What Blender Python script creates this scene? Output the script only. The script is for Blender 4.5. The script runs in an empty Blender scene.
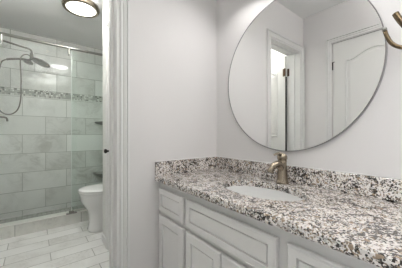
import bpy, bmesh, math, random
from mathutils import Vector, Matrix
random.seed(4)
S = bpy.context.scene
COL = S.collection
PI = math.pi

# ------------------------------------------------------------------ camera, light, exposure
cam_d = bpy.data.cameras.new('camera')
cam = bpy.data.objects.new('camera', cam_d)
COL.objects.link(cam)
S.camera = cam
cam_d.sensor_fit = 'HORIZONTAL'
cam_d.sensor_width = 36.0
cam_d.lens = 213.63 / 402 * 36.0
cam_d.clip_start = 0.02
YAW = 0.6626
cam.location = (1.2417, -1.1222, 1.0686)
fwd = Vector((-math.cos(YAW), math.sin(YAW), 0))
cam.rotation_euler = fwd.to_track_quat('-Z', 'Y').to_euler()

S.view_settings.view_transform = 'Standard'
S.view_settings.look = 'None'
S.view_settings.gamma = 1
S.view_settings.use_curve_mapping = False
S.view_settings.exposure = -0.02

W = bpy.data.worlds.new('world')
S.world = W
W.use_nodes = True
W.node_tree.nodes['Background'].inputs[0].default_value = (0.80, 0.88, 1.0, 1)
W.node_tree.nodes['Background'].inputs[1].default_value = 1.0


def area(name, loc, direction, sx, sy, power, col=(1, 1, 1), spread=PI):
    d = bpy.data.lights.new(name, 'AREA')
    d.shape = 'RECTANGLE'
    d.size = sx
    d.size_y = sy
    d.energy = power
    d.color = col
    d.spread = spread
    o = bpy.data.objects.new(name, d)
    o.location = loc
    o.rotation_euler = Vector(direction).to_track_quat('-Z', 'Z' if abs(Vector(direction).z) < .9 else 'Y').to_euler()
    COL.objects.link(o)
    return o


def disk(name, loc, size, power, col, direction=(0, 0, -1)):
    d = bpy.data.lights.new(name, 'AREA')
    d.shape = 'DISK'
    d.size = size
    d.energy = power
    d.color = col
    o = bpy.data.objects.new(name, d)
    o.location = loc
    o.rotation_euler = Vector(direction).to_track_quat('-Z', 'Y').to_euler()
    COL.objects.link(o)
    return o


# soft fill set in an added window, unseen behind the camera
area('window_fill', (1.90, -1.54, 1.45), (0, 1, -0.05), 0.86, 1.16, 13.0, (1.0, 0.985, 0.98))
# downward fill at an added bowl lamp, unseen behind the camera
disk('room_fill_down', (1.45, -0.85, 2.040), 0.27, 1.0, (1.0, 0.985, 0.97))
# upward fill at the same added lamp, bounced off the ceiling
disk('room_fill_up', (1.45, -0.85, 2.135), 0.28, 17.0, (1.0, 0.98, 0.965), (0, 0, 1))
# downward throw of the three vanity lamps above the mirror
for lx in (0.33, 0.58, 0.83):
    disk('vanity_lamp_light', (lx, -0.150, 1.985), 0.105, 0.8, (1.0, 0.98, 0.97), (0, -0.30, -0.95))
# bathroom ceiling lamp, at the face of its glass
disk('ceiling_lamp_light', (-1.262, -0.738, 2.338), 0.27, 5.2, (1.0, 0.99, 0.965))
# added bathroom fill, aimed up, out of view near the doorway
disk('bath_fill_up', (-0.320, -0.95, 2.155), 0.28, 35.0, (1.0, 0.995, 0.975), (0, 0, 1))


# ------------------------------------------------------------------ materials
def mat(name, col, rough=0.5, metal=0.0, spec=0.5, coat=0.0):
    m = bpy.data.materials.new(name)
    m.use_nodes = True
    b = m.node_tree.nodes['Principled BSDF']
    b.inputs['Base Color'].default_value = (*col, 1)
    b.inputs['Roughness'].default_value = rough
    b.inputs['Metallic'].default_value = metal
    b.inputs['Specular IOR Level'].default_value = spec
    b.inputs['Coat Weight'].default_value = coat
    return m


def nt(m):
    n = m.node_tree.nodes
    return n, m.node_tree.links, n['Principled BSDF']


def ramp(n, stops, interp='LINEAR'):
    r = n.new('ShaderNodeValToRGB')
    r.color_ramp.interpolation = interp
    e = r.color_ramp.elements
    while len(e) < len(stops):
        e.new(0.5)
    for i, (p, c) in enumerate(stops):
        e[i].position = p
        e[i].color = (*c, 1) if len(c) == 3 else c
    return r


def noise(n, l, vec, scale, detail=3, rough=0.5, dist=0.0):
    t = n.new('ShaderNodeTexNoise')
    t.inputs['Scale'].default_value = scale
    t.inputs['Detail'].default_value = detail
    t.inputs['Roughness'].default_value = rough
    t.inputs['Distortion'].default_value = dist
    if vec:
        l.new(vec, t.inputs['Vector'])
    return t


def mixc(n, l, fac, a, b, mode='MIX'):
    x = n.new('ShaderNodeMix')
    x.data_type = 'RGBA'
    x.blend_type = mode
    for s, v in ((x.inputs[0], fac), (x.inputs[6], a), (x.inputs[7], b)):
        if isinstance(v, (int, float)):
            s.default_value = v
        elif isinstance(v, tuple):
            s.default_value = (*v, 1)
        else:
            l.new(v, s)
    return x.outputs[2]


def paint(name, col, rough=0.55, bump=0.02, scale=160):
    m = mat(name, col, rough)
    n, l, b = nt(m)
    g = n.new('ShaderNodeNewGeometry')
    t = noise(n, l, g.outputs['Position'], scale, 2)
    bp = n.new('ShaderNodeBump')
    bp.inputs['Strength'].default_value = bump
    bp.inputs['Distance'].default_value = 0.002
    l.new(t.outputs['Fac'], bp.inputs['Height'])
    l.new(bp.outputs[0], b.inputs['Normal'])
    return m


def tile_mat(name, ax_u, off_u, ax_v, off_v, w, h, c1, c2, grout, vein, mortar=0.003, rough=0.22,
             vein_scale=4.0, vein_amt=0.6):
    """running-bond tiles; u along the course, v across it (world axes)."""
    m = mat(name, c1, rough)
    n, l, b = nt(m)
    g = n.new('ShaderNodeNewGeometry')
    sp = n.new('ShaderNodeSeparateXYZ')
    l.new(g.outputs['Position'], sp.inputs[0])
    au = n.new('ShaderNodeMath'); au.operation = 'ADD'; au.inputs[1].default_value = -off_u + w * 40
    av = n.new('ShaderNodeMath'); av.operation = 'ADD'; av.inputs[1].default_value = -off_v + h * 40
    l.new(sp.outputs[ax_u], au.inputs[0]); l.new(sp.outputs[ax_v], av.inputs[0])
    cb = n.new('ShaderNodeCombineXYZ')
    l.new(au.outputs[0], cb.inputs[0]); l.new(av.outputs[0], cb.inputs[1])
    br = n.new('ShaderNodeTexBrick')
    br.offset = 0.5; br.offset_frequency = 2; br.squash = 1.0
    br.inputs['Scale'].default_value = 1.0
    br.inputs['Brick Width'].default_value = w
    br.inputs['Row Height'].default_value = h
    br.inputs['Mortar Size'].default_value = mortar
    br.inputs['Mortar Smooth'].default_value = 0.25
    br.inputs['Bias'].default_value = 0.0
    br.inputs['Color1'].default_value = (0, 0, 0, 1)
    br.inputs['Color2'].default_value = (1, 1, 1, 1)
    br.inputs['Mortar'].default_value = (.5, .5, .5, 1)
    l.new(cb.outputs[0], br.inputs['Vector'])
    # per-tile shift of the marbling so it breaks at the joints
    sc = n.new('ShaderNodeVectorMath'); sc.operation = 'SCALE'; sc.inputs['Scale'].default_value = 7.0
    l.new(br.outputs['Color'], sc.inputs[0])
    ad = n.new('ShaderNodeVectorMath'); ad.operation = 'ADD'
    l.new(g.outputs['Position'], ad.inputs[0]); l.new(sc.outputs[0], ad.inputs[1])
    v1 = noise(n, l, ad.outputs[0], vein_scale, 6, 0.62, 1.6)
    r1 = ramp(n, [(0.40, (0, 0, 0)), (0.50, (1, 1, 1)), (0.60, (0, 0, 0))])
    l.new(v1.outputs['Fac'], r1.inputs[0])
    v2 = noise(n, l, ad.outputs[0], vein_scale * 0.6, 3, 0.55, 0.5)
    r2 = ramp(n, [(0.42, (0, 0, 0)), (0.70, (1, 1, 1))])
    l.new(v2.outputs['Fac'], r2.inputs[0])
    base = mixc(n, l, br.outputs['Color'], c1, c2)
    mul = n.new('ShaderNodeMath'); mul.operation = 'MULTIPLY'; mul.inputs[1].default_value = vein_amt
    mx = n.new('ShaderNodeMath'); mx.operation = 'MAXIMUM'
    hf = n.new('ShaderNodeMath'); hf.operation = 'MULTIPLY'
    l.new(r1.outputs[0], hf.inputs[0]); l.new(r2.outputs[0], hf.inputs[1])
    h2 = n.new('ShaderNodeMath'); h2.operation = 'MULTIPLY'; h2.inputs[1].default_value = .45
    l.new(r2.outputs[0], h2.inputs[0])
    l.new(hf.outputs[0], mx.inputs[0]); l.new(h2.outputs[0], mx.inputs[1])
    l.new(mx.outputs[0], mul.inputs[0])
    c = mixc(n, l, mul.outputs[0], base, vein)
    c = mixc(n, l, br.outputs['Fac'], c, grout)
    l.new(c, b.inputs['Base Color'])
    bp = n.new('ShaderNodeBump'); bp.invert = True
    bp.inputs['Strength'].default_value = 0.5; bp.inputs['Distance'].default_value = 0.0015
    l.new(br.outputs['Fac'], bp.inputs['Height']); l.new(bp.outputs[0], b.inputs['Normal'])
    return m


def mosaic_mat():
    m = mat('glass_mosaic', (.5, .5, .5), 0.15)
    n, l, b = nt(m)
    g = n.new('ShaderNodeNewGeometry')
    sp = n.new('ShaderNodeSeparateXYZ'); l.new(g.outputs['Position'], sp.inputs[0])
    a = n.new('ShaderNodeMath'); a.inputs[1].default_value = 10; l.new(sp.outputs[1], a.inputs[0])
    ax = n.new('ShaderNodeMath'); l.new(a.outputs[0], ax.inputs[0]); l.new(sp.outputs[0], ax.inputs[1])
    z = n.new('ShaderNodeMath'); z.inputs[1].default_value = -1.575 + 1.8; l.new(sp.outputs[2], z.inputs[0])
    cb = n.new('ShaderNodeCombineXYZ'); l.new(ax.outputs[0], cb.inputs[0]); l.new(z.outputs[0], cb.inputs[1])
    br = n.new('ShaderNodeTexBrick'); br.offset = .37; br.squash = .62; br.squash_frequency = 2
    br.inputs['Scale'].default_value = 1
    br.inputs['Brick Width'].default_value = .030
    br.inputs['Row Height'].default_value = .0225
    br.inputs['Mortar Size'].default_value = .0018
    br.inputs['Color1'].default_value = (0, 0, 0, 1); br.inputs['Color2'].default_value = (1, 1, 1, 1)
    br.inputs['Mortar'].default_value = (.5, .5, .5, 1)
    l.new(cb.outputs[0], br.inputs['Vector'])
    r = ramp(n, [(0, (.24, .245, .23)), (.14, (.58, .59, .55)), (.40, (.42, .435, .41)), (.60, (.78, .79, .76)),
                 (.82, (.44, .45, .42))], 'CONSTANT')
    l.new(br.outputs['Color'], r.inputs[0])
    c = mixc(n, l, br.outputs['Fac'], r.outputs[0], (.42, .42, .40))
    l.new(c, b.inputs['Base Color'])
    return m


def granite_mat():
    m = mat('granite', (.7, .66, .62), 0.13, 0, .75, .25)
    n, l, b = nt(m)
    g = n.new('ShaderNodeNewGeometry')
    P = g.outputs['Position']
    dn = noise(n, l, P, 45, 2)
    off = n.new('ShaderNodeVectorMath'); off.operation = 'SCALE'; off.inputs['Scale'].default_value = .012
    l.new(dn.outputs['Color'], off.inputs[0])
    ad = n.new('ShaderNodeVectorMath'); l.new(P, ad.inputs[0]); l.new(off.outputs[0], ad.inputs[1])
    Q = ad.outputs[0]

    def vor(s):
        v = n.new('ShaderNodeTexVoronoi'); v.inputs['Scale'].default_value = s
        v.inputs['Randomness'].default_value = 1
        l.new(Q, v.inputs['Vector'])
        sx = n.new('ShaderNodeSeparateColor'); l.new(v.outputs['Color'], sx.inputs[0])
        return sx
    v1 = vor(215); v2 = vor(300); v3 = vor(95)
    base = ramp(n, [(0, (.90, .86, .83)), (.42, (.74, .67, .60)), (.60, (.44, .35, .26)), (.68, (.90, .88, .86)),
                    (.92, (.30, .23, .17))], 'CONSTANT')
    l.new(v1.outputs[0], base.inputs[0])
    # clusters in which the dark crystals gather
    cl = noise(n, l, P, 24, 4, .62, .5)
    clr = ramp(n, [(.38, (.08, .08, .08)), (.51, (.28, .28, .28)), (.64, (.9, .9, .9))])
    l.new(cl.outputs['Fac'], clr.inputs[0])
    d1 = n.new('ShaderNodeMath'); d1.operation = 'LESS_THAN'
    l.new(v1.outputs[1], d1.inputs[0])
    hm = n.new('ShaderNodeMath'); hm.operation = 'MULTIPLY'; hm.inputs[1].default_value = .95
    l.new(clr.outputs[0], hm.inputs[0]); l.new(hm.outputs[0], d1.inputs[1])
    dk = ramp(n, [(0, (.012, .011, .011)), (.55, (.045, .036, .030)), (.82, (.15, .12, .10))], 'CONSTANT')
    l.new(v1.outputs[2], dk.inputs[0])
    c = mixc(n, l, d1.outputs[0], base.outputs[0], dk.outputs[0])
    d2 = n.new('ShaderNodeMath'); d2.operation = 'LESS_THAN'; d2.inputs[1].default_value = .10
    l.new(v2.outputs[0], d2.inputs[0])
    c = mixc(n, l, d2.outputs[0], c, (.13, .11, .10))
    d3 = n.new('ShaderNodeMath'); d3.operation = 'LESS_THAN'; d3.inputs[1].default_value = .05
    l.new(v3.outputs[0], d3.inputs[0])
    c = mixc(n, l, d3.outputs[0], c, (.40, .31, .23))
    vn = noise(n, l, P, 46, 5, .68, 1.0)
    vr = ramp(n, [(.575, (0, 0, 0)), (.595, (1, 1, 1))])
    l.new(vn.outputs['Fac'], vr.inputs[0])
    c = mixc(n, l, vr.outputs[0], c, (.022, .018, .017))
    wn = noise(n, l, P, 48, 3, .6, .7)
    wr = ramp(n, [(.60, (0, 0, 0)), (.63, (1, 1, 1))])
    l.new(wn.outputs['Fac'], wr.inputs[0])
    c = mixc(n, l, wr.outputs[0], c, (.86, .82, .80))
    l.new(c, b.inputs['Base Color'])
    return m


def glass_mat(name, tint, refl=1.0):
    m = bpy.data.materials.new(name)
    m.use_nodes = True
    n, l = m.node_tree.nodes, m.node_tree.links
    n.clear()
    o = n.new('ShaderNodeOutputMaterial')
    t = n.new('ShaderNodeBsdfTransparent'); t.inputs[0].default_value = (*tint, 1)
    g = n.new('ShaderNodeBsdfGlossy'); g.inputs['Roughness'].default_value = 0.01
    g.inputs['Color'].default_value = (.95, 1, .98, 1)
    f = n.new('ShaderNodeFresnel'); f.inputs['IOR'].default_value = 1.5
    k = n.new('ShaderNodeMath'); k.operation = 'MULTIPLY'; k.inputs[1].default_value = refl
    mx = n.new('ShaderNodeMixShader')
    l.new(f.outputs[0], k.inputs[0]); l.new(k.outputs[0], mx.inputs[0])
    l.new(t.outputs[0], mx.inputs[1]); l.new(g.outputs[0], mx.inputs[2]); l.new(mx.outputs[0], o.inputs[0])
    return m


def emit_mat(name, col, strength):
    m = mat(name, (.9, .9, .88), .4)
    n, l, b = nt(m)
    b.inputs['Emission Color'].default_value = (*col, 1)
    b.inputs['Emission Strength'].default_value = strength
    return m


M_WALL = paint('wall_paint', (.79, .775, .77), .6)
M_CEIL = paint('ceiling_paint', (.84, .84, .83), .8, .05, 60)
M_TRIM = paint('trim_paint', (.80, .80, .79), .35, .0)
M_DOOR = paint('door_paint', (.80, .80, .78), .38, .0)
M_CAB = paint('cabinet_paint', (.86, .85, .835), .38, .01, 90)
M_BWALL = paint('bath_wall_paint', (.76, .77, .74), .6)
M_STILE = tile_mat('shower_tile', 1, -.75, 2, .06, .497, .25, (.76, .765, .74), (.85, .855, .835), (.42, .43, .40),
                   (.50, .50, .47), .0030, .07, 3.2, .85)
M_STILE2 = tile_mat('shower_tile_upper', 1, -.62, 2, 1.665, .497, .25, (.76, .765, .74), (.85, .855, .835),
                    (.34, .35, .32), (.50, .50, .47), .0030, .07, 3.2, .85)
M_STILEX = tile_mat('shower_tile_side', 0, -2.43, 2, .06, .497, .25, (.76, .765, .74), (.85, .855, .835),
                    (.34, .35, .32), (.50, .50, .47), .0030, .07, 3.2, .85)
M_SFLOOR = tile_mat('shower_floor_tile', 0, 0, 1, 0, .052, .052, (.40, .41, .38), (.5, .51, .48), (.3, .3, .28),
                    (.33, .34, .31), .003)
M_CURB = tile_mat('curb_tile', 1, -.977, 2, -.4, .61, .8, (.72, .72, .68), (.78, .78, .74), (.3, .3, .28),
                  (.38, .38, .35), .003, .3, 9)
M_FLOOR = tile_mat('plank_floor_tile', 1, -.70, 0, -1.705, .62, .149, (.76, .76, .74), (.86, .86, .845),
                   (.34, .33, .31), (.52, .51, .48), .0034, .32, 5.5, .8)
M_MOS = mosaic_mat()
M_GRAN = granite_mat()
M_SILL = paint('curb_marble', (.80, .80, .76), .25, .0)
M_GLASS = glass_mat('shower_glass', (.985, .996, .991), .15)
M_WGLASS = glass_mat('window_glass', (.98, .99, .99), 1)
M_CHROME = mat('brushed_chrome', (.36, .36, .33), .33, 1)
M_NICK = mat('dark_nickel', (.22, .21, .195), .3, 1)
M_FAUC = mat('brushed_nickel', (.31, .265, .205), .22, 1)
M_BRONZE = mat('aged_bronze', (.10, .065, .04), .34, 1)
M_HOOK = mat('antique_brass', (.16, .12, .075), .25, 1)
M_BLACK = mat('black_metal', (.03, .028, .026), .4, .6)
M_PORC = mat('porcelain', (.86, .86, .85), .08, 0, .5, .3)
M_SEAT = mat('toilet_seat_plastic', (.87, .87, .86), .2)
M_MIRROR = mat('mirror_silver', (.93, .935, .93), .0, 1)
M_MEDGE = mat('mirror_edge_metal', (.34, .34, .34), .3, 1)
M_SEAL = mat('clear_edge_strip', (.78, .82, .79), .3)
M_GLASS2 = glass_mat('fixed_shower_glass', (.962, .990, .976), .15)
M_DARK = mat('painted_gap_shadow', (.05, .05, .05), .8)
M_LAMP = emit_mat('lamp_glass', (1.0, .97, .88), 1.6)
M_BULB = emit_mat('bulb_glass', (1, .95, .85), 3.0)


# ------------------------------------------------------------------ mesh helpers
def link(name, bm, m, parent=None, smooth=False, loc=None):
    bmesh.ops.recalc_face_normals(bm, faces=bm.faces[:])
    me = bpy.data.meshes.new(name)
    bm.to_mesh(me)
    bm.free()
    if smooth:
        me.polygons.foreach_set('use_smooth', [True] * len(me.polygons))
    me.materials.append(m)
    o = bpy.data.objects.new(name, me)
    COL.objects.link(o)
    if parent:
        o.parent = parent
        o.matrix_parent_inverse = Matrix.Identity(4)
        px = parent
        off = Vector((0, 0, 0))
        while px:
            off += px.location
            px = px.parent
        me.transform(Matrix.Translation(-off))
    elif loc:
        me.transform(Matrix.Translation(-Vector(loc)))
        o.location = loc
    return o


def thing(name, label, cat, loc, group=None):
    o = bpy.data.objects.new(name, None)
    o.empty_display_size = .05
    COL.objects.link(o)
    o.location = loc
    o['label'] = label
    o['category'] = cat
    if group:
        o['group'] = group
    return o


def tag(o, label, cat, group=None):
    o['label'] = label
    o['category'] = cat
    if group:
        o['group'] = group
    return o


def struct(o):
    o['kind'] = 'structure'
    return o


def bx(bm, x0, x1, y0, y1, z0, z1, bev=0.0, seg=1):
    t = bmesh.new()
    r = bmesh.ops.create_cube(t, size=1)
    for v in t.verts:
        v.co = Vector(((x0 + x1) / 2 + v.co.x * abs(x1 - x0), (y0 + y1) / 2 + v.co.y * abs(y1 - y0),
                       (z0 + z1) / 2 + v.co.z * abs(z1 - z0)))
    if bev:
        bmesh.ops.bevel(t, geom=t.edges[:], offset=bev, segments=seg, affect='EDGES', profile=.5)
    merge(bm, t)
    return bm


def merge(bm, t, mtx=None):
    if mtx is not None:
        t.transform(mtx)
    me = bpy.data.meshes.new('tmp')
    t.to_mesh(me)
    t.free()
    bm.from_mesh(me)
    bpy.data.meshes.remove(me)


def box(*a, **k):
    return bx(bmesh.new(), *a, **k)


def tube(bm, pts, rad, n=12, cap=True):
    """sweep a circle; rad is a number or one per point"""
    pts = [Vector(p) for p in pts]
    if not hasattr(rad, '__len__'):
        rad = [rad] * len(pts)
    rings = []
    up = None
    for i, p in enumerate(pts):
        d = (pts[min(i + 1, len(pts) - 1)] - pts[max(i - 1, 0)]).normalized()
        if up is None:
            up = Vector((0, 0, 1)) if abs(d.z) < .9 else Vector((1, 0, 0))
        a = d.cross(up).normalized()
        b = a.cross(d).normalized()
        up = b
        rings.append([bm.verts.new(p + rad[i] * (math.cos(t) * a + math.sin(t) * b))
                      for t in [2 * PI * k / n for k in range(n)]])
    for r0, r1 in zip(rings, rings[1:]):
        for k in range(n):
            bm.faces.new((r0[k], r0[(k + 1) % n], r1[(k + 1) % n], r1[k]))
    if cap:
        bm.faces.new(rings[0][::-1])
        bm.faces.new(rings[-1])
    return bm


def smooth_path(pts, sub=8):
    """Catmull-Rom"""
    P = [Vector(p) for p in pts]
    P = [P[0] * 2 - P[1]] + P + [P[-1] * 2 - P[-2]]
    out = []
    for i in range(1, len(P) - 2):
        for k in range(sub):
            t = k / sub
            a, b, c, d = P[i - 1], P[i], P[i + 1], P[i + 2]
            out.append(.5 * (2 * b + (c - a) * t + (2 * a - 5 * b + 4 * c - d) * t * t + (3 * b - a - 3 * c + d) * t ** 3))
    out.append(P[-2])
    return out


def lathe(bm, prof, c, axis=(0, 0, 1), n=32):
    """prof = (radius, height) along axis"""
    q = Vector(axis).to_track_quat('Z', 'Y')
    c = Vector(c)
    rings = []
    for r, h in prof:
        if r < 1e-6:
            rings.append([bm.verts.new(c + q @ Vector((0, 0, h)))])
        else:
            rings.append([bm.verts.new(c + q @ Vector((r * math.cos(2 * PI * k / n), r * math.sin(2 * PI * k / n), h)))
                          for k in range(n)])
    for a, b in zip(rings, rings[1:]):
        for k in range(n):
            k2 = (k + 1) % n
            if len(a) == 1 and len(b) > 1:
                bm.faces.new((a[0], b[k], b[k2]))
            elif len(b) == 1 and len(a) > 1:
                bm.faces.new((a[k], a[k2], b[0]))
            elif len(a) > 1:
                bm.faces.new((a[k], a[k2], b[k2], b[k]))
    for e in (rings[0], rings[-1]):
        if len(e) > 1:
            bm.faces.new(e)
    return bm


def loft(bm, rings, capa=True, capb=True):
    R = [[bm.verts.new(p) for p in r] for r in rings]
    n = len(R[0])
    for a, b in zip(R, R[1:]):
        for k in range(n):
            bm.faces.new((a[k], a[(k + 1) % n], b[(k + 1) % n], b[k]))
    if capa:
        bm.faces.new(R[0][::-1])
    if capb:
        bm.faces.new(R[-1])
    return bm


def rect(x0, x1, z0, z1, arch=0.0, n=16):
    """outline seen from the front; optional arched top"""
    pts = [(x0, z0), (x1, z0), (x1, z1)]
    for k in range(1, n):
        t = k / n
        x = x1 + (x0 - x1) * t
        s = max(0.0, math.sin(PI * min(1, max(0, (t - .08) / .84))))
        pts.append((x, z1 + arch * (s ** 1.4)))
    pts.append((x0, z1))
    return pts


def panel(bm, outline, prof, place):
    """concentric rings: prof = (inset, depth); place(u, d, z) -> world point"""
    us = [p[0] for p in outline]; zs = [p[1] for p in outline]
    cu, cz = (min(us) + max(us)) / 2, (min(zs) + max(zs)) / 2
    w, h = (max(us) - min(us)) / 2, (max(zs) - min(zs)) / 2
    rings = []
    for ins, dep in prof:
        rings.append([place(cu + (u - cu) * (w - ins) / w, dep, cz + (z - cz) * (h - ins) / h) for u, z in outline])
    return loft(bm, rings, True, True)


# ------------------------------------------------------------------ the setting
H = 2.42
RW = 1.41           # depth of the vanity room
XR = 2.60           # far end of the vanity room behind the camera
T = .157            # thickness of the wall with the doorway
YI, YO = .744, .690  # near jamb / near casing edge of the doorway
YF = 1.340          # far jamb
DZ = 2.03


def S_(name, bm, m):
    return struct(link(name, bm, m))


# floor and ceiling
S_('floor', box(-1.705, XR, -1.705, .12, -.06, 0), M_FLOOR)
S_('floor_shower', box(-2.55, -1.705, -1.705, .12, -.07, -.012), M_SFLOOR)
S_('ceiling', box(-2.55, XR + .12, -1.71, .12, H, H + .08), M_CEIL)
# wall with the mirror
S_('wall_front', box(-T, XR, 0, .12, 0, H), M_WALL)
# wall with the doorway (left)
b = box(-T, 0, -YI, 0, 0, H)
bx(b, -T, 0, -YF, -YI, DZ, H)
bx(b, -T, 0, -RW - .12, -YF, 0, H)
S_('wall_left', b, M_WALL)
# opposite wall with a closed door
DX0, DX1 = .307, 1.027
b = box(0, DX0, -RW - .12, -RW, 0, H)
S_('wall_back_left', b, M_WALL)
S_('wall_back_header', box(DX0, DX1, -RW - .12, -RW, DZ, H), M_WALL)
b = bmesh.new()
WX0, WX1, WZ0, WZ1 = 1.45, 2.35, .85, 2.05
bx(b, DX1, WX0, -RW - .12, -RW, 0, H)
bx(b, WX1, XR, -RW - .12, -RW, 0, H)
bx(b, WX0, WX1, -RW - .12, -RW, 0, WZ0)
bx(b, WX0, WX1, -RW - .12, -RW, WZ1, H)
S_('wall_back', b, M_WALL)
S_('wall_right', box(XR, XR + .12, -RW - .12, .12, 0, H), M_WALL)
b = bmesh.new()
for a in ((WX0, WX0 + .045, WZ0, WZ1), (WX1 - .045, WX1, WZ0, WZ1), (WX0 + .045, WX1 - .045, WZ0, WZ0 + .045),
          (WX0 + .045, WX1 - .045, WZ1 - .045, WZ1), (WX0 + .045, WX1 - .045, 1.43, 1.47)):
    bx(b, a[0], a[1], -RW - .08, -RW - .03, a[2], a[3])
wf = S_('added_window', b, M_TRIM)  # unseen window, added to house the fill light
link('pane', box(WX0 + .045, WX1 - .045, -RW - .056, -RW - .05, WZ0 + .045, WZ1 - .045), M_WGLASS, wf)

# bathroom walls
BX = -2.43          # shower back wall face
YL = -1.585         # bathroom / shower left wall face
S_('wall_shower_lower', box(BX - .12, BX, YL - .12, .12, -.06, 1.575), M_STILE)
S_('trim_1', box(BX - .12, BX + .001, YL - .12, .12, 1.575, 1.665), M_MOS)
S_('wall_shower_upper', box(BX - .12, BX, YL - .12, .12, 1.665, H), M_STILE2)
S_('wall_shower_left', box(BX, -1.62, YL - .12, YL, -.06, H), M_STILEX)
S_('trim_2', box(BX, -1.66, YL, YL + .002, 1.575, 1.665), M_MOS)
S_('wall_bath_left', box(-1.62, -T, YL - .12, YL, 0, H), M_BWALL)
S_('wall_shower_right', box(BX, -1.62, 0, .12, -.06, H), M_STILEX)
S_('trim_3', box(BX, -1.66, -.002, 0, 1.575, 1.665), M_MOS)
S_('wall_bath_right', box(-1.62, -T, 0, .12, 0, H), M_BWALL)
# closet block that stands out beside the toilet
CY = -.580
CX0, CX1 = -1.062, -.82      # far end, far edge of the closet doorway
b = box(CX0, CX1, CY, 0, 0, H)
bx(b, CX1, -.22, CY, 0, DZ, H)
bx(b, -.22, -T, CY, 0, 0, H)
bx(b, CX1, -.22, -.06, 0, 0, DZ)
S_('wall_closet', b, M_BWALL)

# casings (profiled boards: flat, bead, cove, back band)
def casing_prof(w=.057, d=.018):
    return [(0, 0), (0, d * .40), (.004, d * .62), (.012, d * .62), (.016, d * .28), (.022, d * .55), (w * .60, d * .78),
            (w * .70, d * .42), (w * .78, d * 1.0), (w, d * 1.0), (w, 0)]


def casing(bm, path, w=.057, d=.018):
    """path: list of (inner point, outward-dir) in world; extrude profile between mitred corners.
    path item = (point P at inner edge, vector O so that P+O*s moves s outward, normal N)"""
    prof = casing_prof(w, d)
    rings = [[Vector(P) + Vector(O) * s + Vector(N) * t for s, t in prof] for P, O, N in path]
    loft(bm, rings)
    return bm


REV = .004


def door_casing(name, u0, u1, z1, fn, nrm, mtl, w=.057, left=True, right=True):
    """U-shaped casing round an opening; fn(u) gives world xy for the wall plane"""
    def P(u, z):
        x, y = fn(u)
        return Vector((x, y, z))
    du = (P(1, 0) - P(0, 0))
    N = Vector(nrm)
    zt = z1 + REV
    b = bmesh.new()
    if left:
        casing(b, [(P(u0 - REV, 0), -du, N), (P(u0 - REV, zt), -du + Vector((0, 0, 1)), N)], w)
    casing(b, [(P(u0 - REV, zt), -du + Vector((0, 0, 1)), N), (P(u1 + REV, zt), du + Vector((0, 0, 1)), N)], w)
    if right:
        casing(b, [(P(u1 + REV, zt), du + Vector((0, 0, 1)), N), (P(u1 + REV, 0), du, N)], w)
    return S_(name, b, mtl)


door_casing('trim_4', -YF, -YI, DZ, lambda u: (0, u), (1, 0, 0), M_TRIM, .054)
door_casing('trim_5', -YF, -YI, DZ, lambda u: (-T, u), (-1, 0, 0), M_TRIM, .054)
door_casing('trim_6', DX0, DX1, DZ, lambda u: (u, -RW), (0, 1, 0), M_TRIM, .054)
door_casing('trim_7', CX1, -.22, DZ, lambda u: (u, CY), (0, -1, 0), M_TRIM, .054, right=False)
# jamb lining with door stop of the bathroom doorway
b = bmesh.new()
for y0, y1 in ((-YI - .012, -YI), (-YF, -YF + .012)):
    bx(b, -T - .002, .002, y0, y1, 0, DZ)
bx(b, -T - .002, .002, -YF + .012, -YI - .012, DZ - .012, DZ)
bx(b, -.100, -.062, -YI - .024, -YI - .012, 0, DZ - .012)
bx(b, -.100, -.062, -YF + .012, -YF + .024, 0, DZ - .012)
bx(b, -.100, -.062, -YF + .024, -YI - .024, DZ - .024, DZ - .012)
S_('trim_8', b, M_TRIM)
# baseboards
def baseboard(name, x0, x1, y0, y1, m=M_TRIM):
    b = box(x0, x1, y0, y1, 0, .075)
    return S_(name, b, m)
baseboard('baseboard_left', 0, .012, -YO + .0065, -.53)
baseboard('baseboard_back', 0.012, DX0 - .064, -RW, -RW + .012)
baseboard('baseboard_back_right', DX1 + .064, XR, -RW, -RW + .012)
baseboard('baseboard_front', 1.24, XR, -.012, 0)
baseboard('baseboard_closet', CX0, CX1 - .062, CY - .011, CY)
baseboard('baseboard_bath', -1.62, -T - .8, YL, YL + .012)

# ------------------------------------------------------------------ shower
b = box(-1.80, -1.705, YL, 0, -.012, .118)
S_('trim_9', b, M_CURB)
b = box(-1.808, -1.697, YL, 0, .118, .130, bev=.003)
S_('trim_10', b, M_SILL)
RX = -1.72
# header bar
t = thing('shower_header_rail', 'long brushed metal rail across the top of the shower glass', 'rail', (RX, -.8, 2.09))
link('rail_tube', tube(bmesh.new(), [(RX, YL + .012, 2.09), (RX, -.012, 2.09)], .0155, 16), M_CHROME, t, True)
for yy, ax in ((YL, 1), (0, -1)):
    link('wall_flange', lathe(bmesh.new(), [(.024, 0), (.024, .010), (.016, .014)], (RX, yy, 2.09), (0, ax, 0)),
         M_CHROME, t, True)
link('rail_stop', lathe(bmesh.new(), [(.017, -.010), (.0185, -.006), (.0185, .006), (.017, .010)], (RX, -.60, 2.09), (0, 1, 0)),
     M_CHROME, t, True)
# sliding glass door
t = thing('sliding_shower_door', 'clear glass sliding shower panel hung in front, with two metal hangers', 'shower door', (RX + .028, -1.15, .142))
link('glass_panel', box(RX + .024, RX + .032, YL + .015, -.72, .142, 2.055, bev=.0015), M_GLASS, t)
for yy in (-1.385, -.80):
    hb = bmesh.new()
    tube(hb, [(RX + .028, yy, 1.985), (RX + .028, yy, 2.068)], .0125, 16)
    h_ = link('hanger', hb, M_CHROME, t)
    link('bolt_cap', lathe(bmesh.new(), [(.011, 0), (.011, .006), (.008, .009), (0, .009)], (RX + .039, yy, 2.005), (1, 0, 0), 16),
         M_CHROME, h_, True)
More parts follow.
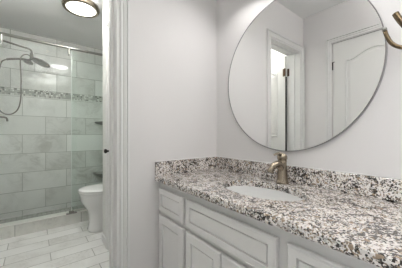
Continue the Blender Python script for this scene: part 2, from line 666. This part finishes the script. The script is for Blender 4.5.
# fixed glass panel
t = thing('fixed_shower_glass', 'fixed green-tinted shower glass panel behind the toilet', 'shower glass', (RX - .02, -.38, .131))
link('glass_panel', box(RX - .030, RX - .020, -.765, -.004, .131, 2.07, bev=.0015), M_GLASS2, t)
link('edge_seal', box(RX - .031, RX - .019, -.772, -.7655, .150, 2.068, bev=.001), M_SEAL, t)
cb_ = bmesh.new()
bx(cb_, RX - .036, RX - .014, -.76, -.003, .1305, .150, bev=.002)
link('bottom_channel', cb_, M_CHROME, t)
# threshold guide
t = thing('sliding_door_guide', 'small dark floor guide on the shower curb beside the toilet', 'door guide', (RX + .028, -.77, .130))
gb = bmesh.new()
bx(gb, RX + .005, RX + .05, -.83, -.72, .1302, .137, bev=.001)
link('guide_base', gb, M_NICK, t)
for s in (.013, .043):
    link('guide_lip', box(RX + s - .003, RX + s + .003, -.80, -.75, .137, .158, bev=.001), M_NICK, t)

# corner shelves of stone
def corner_shelf(z, r, label, th, taper, m):
    n = 14
    b = bmesh.new()

    def ring(rr, zz):
        return [Vector((BX, 0, zz))] + [Vector((BX + rr * math.sin(PI / 2 * k / n), -rr * math.cos(PI / 2 * k / n), zz)) for k in range(n + 1)]
    loft(b, [ring(r * taper, z - th), ring(r * (taper + 1) / 2, z - th * .62), ring(r * .99, z - th * .25), ring(r, z - .004), ring(r * .985, z)])
    o = link('corner_shelf', b, m, loc=(BX, 0, z - th))
    return tag(o, label, 'shelf')


M_SHELF = paint('shelf_stone', (.26, .26, .24), .3, 0)
corner_shelf(1.262, .375, 'upper dark stone corner shelf in the shower, below the mosaic band', .075, .45, M_SHELF)
corner_shelf(.470, .40, 'low stone corner ledge in the shower, just above the toilet seat', .08, .8, M_SHELF)

# shower set on the left wall
SX = -2.08
t = thing('shower_head_set', 'dark nickel shower arm with round rain head, hand shower and looping hose', 'shower', (SX, YL, 2.17))
link('wall_flange', lathe(bmesh.new(), [(.032, 0), (.030, .008), (.014, .014)], (SX, YL, 2.165), (0, 1, 0)), M_NICK, t, True)
arm = smooth_path([(SX, YL + .004, 2.165), (SX, -1.45, 2.145), (SX, -1.25, 2.112), (SX, -1.175, 2.100), (SX, -1.150, 2.078),
                   (SX, -1.148, 2.045)], 6)
link('shower_arm', tube(bmesh.new(), arm, .0105, 12), M_NICK, t, True)
link('diverter', lathe(bmesh.new(), [(.012, .05), (.019, .042), (.021, .01), (.019, -.022), (.012, -.035), (0, -.036)],
                       (SX, -1.148, 2.005), (0, 0, 1), 20), M_NICK, t, True)
hd = lathe(bmesh.new(), [(0, .034), (.016, .034), (.018, .014), (.045, .008), (.094, .002), (.100, -.004), (.098, -.010), (.09, -.012), (0, -.012)],
           (SX + .01, -1.055, 1.958), (-.10, .36, 1), 36)
rh = link('rain_head', hd, M_NICK, t, True)
link('ball_joint', tube(bmesh.new(), [(SX, -1.148, 2.0), (SX, -1.115, 1.99), (SX + .008, -1.068, 1.988)], .011, 12), M_NICK, rh, True)
# hand shower in its cradle
link('cradle', tube(bmesh.new(), smooth_path([(SX, -1.148, 1.985), (SX, -1.175, 1.962), (SX, -1.195, 1.960)], 4), .013, 12), M_NICK, t, True)
hs = link('hand_shower', lathe(bmesh.new(), [(0, .03), (.02, .028), (.036, .010), (.050, .0), (.050, -.010), (.044, -.014), (0, -.014)],
                               (SX + .02, -1.178, 1.935), (-.15, .30, 1), 28), M_NICK, t, True)
link('handle', tube(bmesh.new(), smooth_path([(SX + .015, -1.175, 1.955), (SX + .01, -1.255, 1.957), (SX, -1.33, 1.945),
                                              (SX, -1.375, 1.93)], 5), [.014] * 6 + [.012] * 10, 12), M_NICK, hs, True)
hose = smooth_path([(SX, -1.375, 1.93), (SX, -1.412, 1.90), (SX + .005, -1.428, 1.84), (SX + .01, -1.455, 1.70), (SX + .02, -1.475, 1.52),
                    (SX + .03, -1.452, 1.38), (SX + .03, -1.40, 1.305), (SX + .03, -1.335, 1.297), (SX + .03, -1.278, 1.352),
                    (SX + .03, -1.250, 1.47), (SX + .03, -1.245, 1.70), (SX + .03, -1.252, 1.92), (SX + .025, -1.235, 1.995),
                    (SX + .015, -1.195, 2.022), (SX, -1.155, 2.015)], 8)
link('hose', tube(bmesh.new(), hose, .0065, 8), M_NICK, t, True)
t = thing('shower_valve', 'dark nickel shower valve lever below the looping hose', 'valve', (SX, YL, 1.245))
link('valve_plate', lathe(bmesh.new(), [(.075, 0), (.075, .005), (.060, .011), (.030, .014), (.028, .055), (.022, .062)], (SX, YL, 1.245), (0, 1, 0), 32), M_NICK, t, True)
link('lever', tube(bmesh.new(), smooth_path([(SX, YL + .05, 1.25), (SX, -1.45, 1.262), (SX, -1.39, 1.260), (SX, -1.372, 1.245), (SX, -1.366, 1.215)], 5),
                   .0095, 12), M_NICK, t, True)
link('volume_knob', lathe(bmesh.new(), [(.012, 0), (.012, .10), (.017, .105), (.017, .135), (.010, .142), (0, .142)], (SX, YL, 1.185), (0, 1, 0), 20), M_NICK, t, True)
# ------------------------------------------------------------------ bathroom ceiling lamp
LX, LY = -1.262, -.738
t = thing('ceiling_lamp', 'round flush ceiling lamp with dark metal rim and glowing glass', 'ceiling lamp', (LX, LY, H))
link('ceiling_plate', lathe(bmesh.new(), [(.190, 0), (.190, -.010), (.180, -.018), (.165, -.022), (0, -.022)], (LX, LY, H), (0, 0, 1), 48), M_TRIM, t, True)
link('lamp_rim', lathe(bmesh.new(), [(.150, -.018), (.168, -.022), (.174, -.045), (.168, -.062), (.155, -.068), (.140, -.066), (.140, -.022)],
                       (LX, LY, H), (0, 0, 1), 48), M_FAUC, t, True)
link('lamp_glass', lathe(bmesh.new(), [(.142, -.060), (.125, -.068), (.09, -.074), (.05, -.077), (0, -.078)], (LX, LY, H), (0, 0, 1), 48), M_LAMP, t, True)

PX, PY = 1.45, -.85  # bowl lamps added out of view to carry the fill lights
for PX, PY, PZ, lab in ((PX, PY, 2.0, 'frosted bowl lamp added for fill light in the vanity room, unseen behind the camera'),
                        (-.320, -.95, 2.02, 'frosted bowl lamp added for fill light in the bathroom, unseen just inside the doorway')):
    t = thing('fill_bowl_lamp', lab, 'ceiling lamp', (PX, PY, H))
    link('rod', tube(bmesh.new(), [(PX, PY, H), (PX, PY, PZ + .10)], .008, 12), M_FAUC, t, True)
    link('canopy', lathe(bmesh.new(), [(.06, 0), (.058, -.012), (.02, -.022), (0, -.022)], (PX, PY, H), (0, 0, 1), 32), M_FAUC, t, True)
    link('glass_bowl', lathe(bmesh.new(), [(0, .044), (.11, .048), (.150, .075), (.170, .115), (.164, .115), (.144, .079), (.10, .056), (0, .052)],
                             (PX, PY, PZ), (0, 0, 1), 48), M_LAMP, t, True)

# ------------------------------------------------------------------ toilet (faces -y)
TX = -1.38
t = thing('toilet', 'white two-piece toilet with closed lid in front of the shower curb', 'toilet', (TX, -.35, 0))


def egg(z, yf, yb, w, n=40, sq=2.3):
    cy, ly = (yf + yb) / 2, (yb - yf) / 2
    out = []
    for k in range(n):
        a = 2 * PI * k / n
        ca, sa = math.cos(a), math.sin(a)
        e = 2 / sq
        px = math.copysign(abs(ca) ** e, ca) * w
        py = math.copysign(abs(sa) ** e, sa) * ly
        if sa > 0:   # straighter, wider back
            px *= 1.0
        out.append(Vector((TX + px, cy + py, z)))
    return out


link('bowl', loft(bmesh.new(), [egg(0, -.655, -.13, .118, sq=2.8), egg(.018, -.662, -.13, .122, sq=2.8), egg(.03, -.655, -.13, .116, sq=2.7),
                                egg(.10, -.645, -.13, .108, sq=2.5), egg(.19, -.652, -.13, .114, sq=2.4), egg(.24, -.668, -.13, .130),
                                egg(.29, -.700, -.15, .156), egg(.34, -.728, -.17, .177), egg(.395, -.736, -.18, .184), egg(.418, -.738, -.18, .186),
                                egg(.424, -.730, -.19, .178)]), M_PORC, t, True)
link('seat', loft(bmesh.new(), [egg(.425, -.742, -.245, .183), egg(.429, -.749, -.24, .189), egg(.440, -.749, -.24, .189), egg(.443, -.743, -.245, .184)]), M_SEAT, t, True)
link('lid', loft(bmesh.new(), [egg(.4445, -.740, -.245, .182), egg(.448, -.749, -.24, .189), egg(.458, -.748, -.24, .188), egg(.465, -.735, -.25, .176),
                               egg(.469, -.68, -.30, .13), egg(.470, -.58, -.40, .05)]), M_SEAT, t, True)
for s in (-1, 1):
    link('hinge_cap', lathe(bmesh.new(), [(.014, 0), (.014, .022), (.010, .027), (0, .027)], (TX + s * .07, -.226, .43), (0, 0, 1), 16), M_SEAT, t, True)
    link('bolt_cap', lathe(bmesh.new(), [(.014, 0), (.014, .008), (.009, .014), (0, .015)], (TX + s * .132, -.33, 0), (0, 0, 1), 16), M_PORC, t, True)
tk = bmesh.new()
loft(tk, [[Vector((TX + sx * w, y, z)) for sx, y in ((-1, yf), (1, yf), (1, -.02), (-1, -.02))] for w, yf, z in
          ((.17, -.185, .395), (.195, -.205, .45), (.215, -.212, .70))])
bmesh.ops.bevel(tk, geom=tk.edges[:], offset=.015, segments=3, affect='EDGES')
tank = link('tank', tk, M_PORC, t, True)
link('tank_lid', box(TX - .225, TX + .225, -.222, -.012, .70, .735, bev=.010, seg=3), M_PORC, t)
link('flush_lever', tube(bmesh.new(), [(TX - .15, -.205, .66), (TX - .15, -.228, .66), (TX - .145, -.234, .658), (TX - .08, -.236, .65)], .007, 10), M_CHROME, tank, True)


# ------------------------------------------------------------------ doors
def arched_door_face(bm, u0, u1, z0, place):
    """two moulded panels on a door face"""
    s = .112
    pr = [(0, -.0005), (.004, .009), (.012, .012), (.020, .001), (.034, .001), (.050, .008)]
    panel(bm, rect(u0 + s, u1 - s, z0 + 1.02, z0 + 1.815, .075, 24), pr, place)
    panel(bm, rect(u0 + s, u1 - s, z0 + .22, z0 + .86, 0.0, 24), pr, place)


# open bathroom door, hinged on the far jamb and swung into the bathroom
LW = YF - YI - .024 - .006
SW = math.radians(8.5)
HP = Vector((-T - .004, -YF + .060, 0))       # hinge pin
t = thing('bathroom_door', 'open white panelled door swung into the bathroom, seen in the mirror', 'door', (HP.x, HP.y, .01))
py0, py1 = -YF + .016, -YF + .051
lx0, lx1 = -T - .008 - LW, -T - .008
link('door_leaf', box(lx0, lx1, py0, py1, .012, 2.012, bev=.0015), M_DOOR, t)
pb = bmesh.new()
arched_door_face(pb, lx0, lx1, .012, lambda u, d, z: Vector((u, py1 + d, z)))
arched_door_face(pb, lx0, lx1, .012, lambda u, d, z: Vector((u, py0 - d, z)))
link('moulded_panels', pb, M_DOOR, t)
for hz in (1.81, .25):
    hb = bmesh.new()
    tube(hb, [(HP.x, HP.y, hz - .045), (HP.x, HP.y, hz + .045)], .0095, 12)
    bx(hb, -T - .036, -T - .004, py1, py1 + .006, hz - .045, hz + .045)
    jb = box(-T + .001, -T + .026, -YF + .0125, -YF + .0165, hz - .045, hz + .045)
    jb.transform(Matrix.Translation(HP) @ Matrix.Rotation(-SW, 4, 'Z') @ Matrix.Translation(-HP))
    merge(hb, jb)
    link('hinge', hb, M_BRONZE, t)
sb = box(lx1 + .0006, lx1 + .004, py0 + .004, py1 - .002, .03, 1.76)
link('gap_shade_strip', sb, M_DARK, t)  # black strip that paints in the shade of the hinge gap
kb = bmesh.new()
for sgn, yy in ((1, py1), (-1, py0)):
    lathe(kb, [(.030, 0), (.030, .005), (.012, .010), (.012, .030), (.026, .040), (.028, .052), (.018, .062), (0, .064)],
          (lx0 + .065, yy, .92), (0, sgn, 0), 24)
link('door_knob', kb, M_BLACK, t, True)
t.rotation_euler.z = SW

# closed door of the vanity room, seen in the mirror
t = thing('panelled_room_door', 'closed white door with arched panel in the opposite wall, seen in the mirror', 'door', (DX0, -RW - .02, .01))
g = .004
link('door_leaf', box(DX0 + g, DX1 - g, -RW - .047, -RW - .012, .012, DZ - g, bev=.0015), M_DOOR, t)
pb = bmesh.new()
arched_door_face(pb, DX0 + g, DX1 - g, .012, lambda u, d, z: Vector((u, -RW - .012 + d, z)))
link('moulded_panels', pb, M_DOOR, t)
for hz in (1.79, .25):
    hb = bmesh.new()
    tube(hb, [(DX0 + .003, -RW - .004, hz - .042), (DX0 + .003, -RW - .004, hz + .042)], .0062, 12)
    tube(hb, [(DX0 + .003, -RW - .004, hz + .030), (DX0 + .010, -RW + .012, hz + .034), (DX0 + .028, -RW + .016, hz + .034)], .004, 8)
    link('hinge', hb, M_BLACK, t)
kb = bmesh.new()
lathe(kb, [(.030, 0), (.030, .005), (.012, .010), (.012, .030), (.026, .040), (.028, .052), (.018, .062), (0, .064)],
      (DX1 - .07, -RW - .012, .92), (0, 1, 0), 24)
link('door_knob', kb, M_BLACK, t, True)

# closet door in the bathroom
t = thing('closet_door', 'white closet door with black knob on the wall beside the toilet', 'door', (CX1, CY + .02, .01))
link('door_leaf', box(CX1 + .004, -.224, CY + .008, CY + .043, .012, DZ - .004, bev=.0015), M_DOOR, t)
pb = bmesh.new()
arched_door_face(pb, CX1 + .004, -.224, .012, lambda u, d, z: Vector((u, CY + .008 - d, z)))
link('moulded_panels', pb, M_DOOR, t)
kb = bmesh.new()
lathe(kb, [(.032, 0), (.032, .005), (.026, .010), (.009, .014), (.009, .034), (.017, .040), (.020, .048), (.018, .056), (.010, .061), (0, .062)],
      (CX1 + .034, CY + .008, .915), (0, -1, 0), 24)
link('door_knob', kb, M_BLACK, t, True)
link('strike_plate', box(CX1 + .048, CX1 + .060, CY - .006, CY + .0085, .80, .880), M_BLACK, t)

# ------------------------------------------------------------------ vanity
VX1 = 1.215
YC = -.487          # face frame plane
ZT = .773           # top of cabinet
t = thing('vanity_cabinet', 'pale grey painted vanity cabinet with raised-panel doors and drawers', 'cabinet', (.61, -.25, 0))
cb = bmesh.new()
bx(cb, .003, .016, YC + .018, -.003, 0, ZT)
bx(cb, VX1 - .016, VX1, YC + .018, -.003, 0, ZT)
bx(cb, .016, VX1 - .016, YC + .018, -.003, .09, .105)
bx(cb, .016, VX1 - .016, -.012, -.003, .105, ZT)
link('carcass', cb, M_CAB, t)
fb = bmesh.new()
y0, y1 = YC, YC + .018
for a, c in ((.003, .040), (.285, .338), (.834, .896), (VX1 - .034, VX1)):
    bx(fb, a, c, y0, y1, .0, ZT)
for a, c in ((.040, .285), (.338, .834), (.896, VX1 - .034)):
    bx(fb, a, c, y0, y1, .715, ZT)
    bx(fb, a, c, y0, y1, .555, .60)
    bx(fb, a, c, y0, y1, .09, .125)
link('face_frame', fb, M_CAB, t)
link('toe_kick', box(.040, VX1 - .034, YC + .06, YC + .075, 0, .09), M_CAB, t)
FR = [(.006, 0), (0, .005), (0, .0165), (.0015, .0195), (.005, .0215), (.009, .0200), (.011, .0212), (.031, .0212), (.0325, .0105), (.0365, .0105), (.038, .0170), (.040, .0180)]


def front(name, x0, x1, z0, z1, p=FR):
    b = bmesh.new()
    panel(b, rect(x0, x1, z0, z1, 0, 2), p, lambda u, d, z: Vector((u, YC - .0005 - d, z)))
    return link(name, b, M_CAB, t)


front('drawer_front', .022, .294, .592, .731)
front('drawer_front', .324, .848, .592, .731)
front('drawer_front', .884, VX1 - .02, .592, .731)
DFR = [(.006, 0), (0, .005), (0, .0165), (.0015, .0195), (.005, .0215), (.009, .0200), (.011, .0212), (.044, .0212), (.0455, .0105), (.0500, .0105), (.052, .0170), (.054, .0180)]
for x0, x1 in ((.022, .296), (.325, .585), (.591, .848), (.884, VX1 - .02)):
    front('door', x0, x1, .11, .567, DFR)

# granite top with the oval cut-out
EX, EY, EA, EB = .608, -.264, .211, .140
CX0_, CX1_, CY0_, CY1_ = .001, VX1 + .015, -.524, -.001
Z0, Z1 = .7745, .8054
NN = 240
outer, inner = [], []
for k in range(NN):
    a = 2 * PI * k / NN
    ca, sa = math.cos(a), math.sin(a)
    inner.append((EX + EA * ca, EY + EB * sa))
per = []
# perimeter points by angle of the ray from the hole centre
for k in range(NN):
    a = 2 * PI * k / NN
    ca, sa = EA * math.cos(a), EB * math.sin(a)
    ts = []
    if ca > 1e-9: ts.append((CX1_ - EX) / ca)
    if ca < -1e-9: ts.append((CX0_ - EX) / ca)
    if sa > 1e-9: ts.append((CY1_ - EY) / sa)
    if sa < -1e-9: ts.append((CY0_ - EY) / sa)
    s = min(ts)
    per.append([EX + ca * s, EY + sa * s])
for cxx, cyy in ((CX0_, CY0_), (CX1_, CY0_), (CX0_, CY1_), (CX1_, CY1_)):   # snap the nearest point to each corner
    j = min(range(NN), key=lambda i: (per[i][0] - cxx) ** 2 + (per[i][1] - cyy) ** 2)
    per[j] = [cxx, cyy]
b = bmesh.new()
ri = random.Random(9)


def jit(p, z, amt):
    q = Vector((p[0], p[1], z))
    if abs(p[1] - CY0_) < 1e-6 and .01 < p[0] < CX1_ - .01:
        q.y += ri.uniform(-amt, amt)
    return q


vi1 = [Vector((x, y, Z1 - .002)) for x, y in inner]
vi1t = [Vector((EX + (x - EX) * 1.012, EY + (y - EY) * 1.015, Z1)) for x, y in inner]
rings = [[Vector((x, y, Z0)) for x, y in inner], vi1, vi1t,
         [Vector((x + (EX - x) * .008, y + (EY - y) * .012, Z1)) for x, y in per],
         [jit(p, Z1 - .004, .0008) for p in per], [jit(p, Z1 - .013, .002) for p in per], [jit(p, Z0 + .006, .002) for p in per],
         [Vector((x + (EX - x) * .004, y + (EY - y) * .008, Z0)) for x, y in per]]
rings.append(rings[0])
R = []
for i, r in enumerate(rings[:-1]):
    R.append([b.verts.new(p) for p in r])
R.append(R[0])
for a_, b_ in zip(R, R[1:]):
    for k in range(NN):
        b.faces.new((a_[k], a_[(k + 1) % NN], b_[(k + 1) % NN], b_[k]))
ct = link('granite_countertop', b, M_GRAN, loc=(.61, -.26, Z0))
tag(ct, 'speckled granite countertop slab with oval sink cut-out on the vanity', 'countertop')
bs = o = link('backsplash', box(.0225, CX1_, -.0215, -.001, Z1 + .0004, .893, bev=.002), M_GRAN, loc=(.61, -.011, Z1))
tag(o, 'long speckled granite backsplash under the mirror', 'backsplash')
ss = o = link('side_splash', box(.001, .0215, -.524, -.001, Z1 + .0004, .893, bev=.002), M_GRAN, loc=(.011, -.26, Z1))
tag(o, 'short speckled granite side splash against the left wall', 'backsplash')

for par, bb in ((bs, (.0225, CX1_, -.0075, -.0008)), (ss, (.0008, .0075, -.523, -.001))):
    link('caulk_bead', box(*bb, .8931, .8965, bev=.001), M_TRIM, par)

# under-mounted sink
t = thing('oval_sink', 'white oval undermount sink basin set in the granite countertop', 'sink', (EX, EY, Z0 - .15))
b = bmesh.new()
rs = []
def ell(a, bb, z, n=56):
    return [Vector((EX + a * math.cos(2 * PI * k / n), EY + bb * math.sin(2 * PI * k / n), z)) for k in range(n)]
for fa, z in ((1.10, Z0 - .001), (1.02, Z0 - .001), (1.0, Z0 - .006), (.97, Z0 - .03), (.92, Z0 - .07), (.82, Z0 - .105), (.62, Z0 - .130), (.35, Z0 - .142), (.12, Z0 - .146)):
    rs.append(ell(EA * fa, EB * fa, z))
for fa, z in ((.12, Z0 - .156), (.40, Z0 - .153), (.66, Z0 - .140), (.87, Z0 - .113), (.98, Z0 - .075), (1.03, Z0 - .03), (1.04, Z0 - .012), (1.10, Z0 - .012)):
    rs.append(ell(EA * fa, EB * fa, z))
Rv = [[b.verts.new(p) for p in r] for r in rs]
Rv.append(Rv[0])
for a_, b_ in zip(Rv, Rv[1:]):
    for k in range(56):
        b.faces.new((a_[k], a_[(k + 1) % 56], b_[(k + 1) % 56], b_[k]))
link('basin', b, M_PORC, t, True)
link('drain', lathe(bmesh.new(), [(.0, .004), (.020, .004), (.023, .0), (.018, -.006), (0, -.006)], (EX, EY, Z0 - .146), (0, 0, 1), 24), M_CHROME, t, True)

# faucet
FX, FY = .606, -.072
t = thing('sink_faucet', 'brushed nickel single-lever faucet standing behind the oval sink', 'faucet', (FX, FY, Z1))
link('faucet_body', lathe(bmesh.new(), [(.034, 0), (.034, .005), (.0305, .009), (.028, .02), (.0250, .06), (.0225, .100), (.0220, .112), (.0235, .116), (.0235, .120), (.021, .124)],
                          (FX, FY, Z1 + .0003), (0, 0, 1), 28), M_FAUC, t, True)
sp = smooth_path([(FX, FY - .002, Z1 + .070), (FX, FY - .035, Z1 + .104), (FX, FY - .070, Z1 + .104), (FX, FY - .098, Z1 + .092), (FX, FY - .112, Z1 + .070)], 6)
link('spout', tube(bmesh.new(), sp, [.0190 - .0050 * i / (len(sp) - 1) for i in range(len(sp))], 16), M_FAUC, t, True)
link('handle_cap', lathe(bmesh.new(), [(.021, 0), (.0255, .004), (.0265, .018), (.024, .026), (.016, .035), (0, .039)], (FX, FY, Z1 + .1235), (0, -.10, 1), 28), M_FAUC, t, True)
lb = bmesh.new()
lp = smooth_path([(FX, FY + .012, Z1 + .146), (FX, FY - .018, Z1 + .157), (FX - .002, FY - .045, Z1 + .160), (FX - .004, FY - .070, Z1 + .155)], 6)
tube(lb, lp, [.0125 - .0085 * i / (len(lp) - 1) for i in range(len(lp))], 12)
link('lever', lb, M_FAUC, t, True)
link('lift_rod', tube(bmesh.new(), [(FX, FY + .042, Z1), (FX, FY + .042, Z1 + .05)], .003, 8), M_FAUC, t, True)
link('rod_knob', lathe(bmesh.new(), [(0, -.006), (.005, -.004), (.007, .002), (.004, .008), (0, .009)], (FX, FY + .042, Z1 + .055), (0, 0, 1), 12), M_FAUC, t, True)

# ------------------------------------------------------------------ mirror
MX, MZ, MR = .584, 1.413, .442
t = thing('round_mirror', 'large round mirror with thin dark metal edge hung over the vanity', 'mirror', (MX, -.001, MZ))
b = bmesh.new()
lathe(b, [(MR, 0.001), (MR, .017), (MR - .0015, .0185), (MR - .0040, .0185), (MR - .0040, .012)], (MX, 0, MZ), (0, -1, 0), 128)
link('mirror_edge', b, M_MEDGE, t)
b = bmesh.new()
lathe(b, [(MR - .0042, .0125), (MR - .0042, .0160), (0, .0160)], (MX, 0, MZ), (0, -1, 0), 128)
link('mirror_glass', b, M_MIRROR, t)

UP = [(1.172, -.038, 1.360), (1.180, -.10, 1.350), (1.160, -.140, 1.355), (1.128, -.150, 1.382), (1.104, -.150, 1.420), (1.085, -.150, 1.456), (1.075, -.150, 1.480)]
# ------------------------------------------------------------------ double hook / towel arm at the right picture edge
t = thing('towel_holder', 'bent antique brass towel holder arm beside the mirror at right picture edge', 'towel holder', (1.16, 0, 1.36))
link('wall_plate', lathe(bmesh.new(), [(.030, 0), (.030, .006), (.024, .012), (.012, .016), (.012, .040)], (1.16, 0, 1.36), (0, -1, 0), 28), M_HOOK, t, True)
link('lower_arm', tube(bmesh.new(), smooth_path([(1.17, -.038, 1.362), (1.125, -.050, 1.372), (1.079, -.050, 1.387), (1.049, -.050, 1.411), (1.0335, -.050, 1.445), (1.0265, -.050, 1.472)], 6), .0072, 14), M_HOOK, t, True)
link('upper_arm', tube(bmesh.new(), smooth_path(UP, 6), .0095, 14), M_HOOK, t, True)
link('end_cap', lathe(bmesh.new(), [(0, .007), (.005, .006), (.0075, .002), (.0075, -.002), (.0062, -.005)], (1.0285, -.060, 1.472), (-.35, 0, 1), 16), M_CHROME, t, True)

# ------------------------------------------------------------------ vanity light above the mirror (just above the frame)
t = thing('vanity_light', 'three-lamp vanity light bar on the wall above the round mirror', 'wall lamp', (.58, 0, 2.16))
link('backplate', box(.27, .89, -.022, -.001, 2.125, 2.195, bev=.006, seg=2), M_FAUC, t)
AX = Vector((0, .30, .954))
for lx in (.33, .58, .83):
    mo = Vector((lx, -.150, 1.985)) + AX * .004        # mouth of the shade
    top = mo + AX * .120
    a_ = link('lamp_arm', tube(bmesh.new(), smooth_path([(lx, -.020, 2.16), (lx, -.045, 2.163), (lx, -.066, 2.135), tuple(top)], 5), .008, 12), M_FAUC, t, True)
    link('lamp_shade', lathe(bmesh.new(), [(.018, .120), (.030, .116), (.045, .075), (.060, 0), (.056, 0), (.042, .073), (.028, .110), (.018, .112)],
                             mo, AX, 28), M_SEAT, a_, True)
    link('bulb', lathe(bmesh.new(), [(0, .010), (.018, .018), (.026, .040), (.020, .070), (.012, .09)], mo, AX, 20), M_BULB, a_, True)
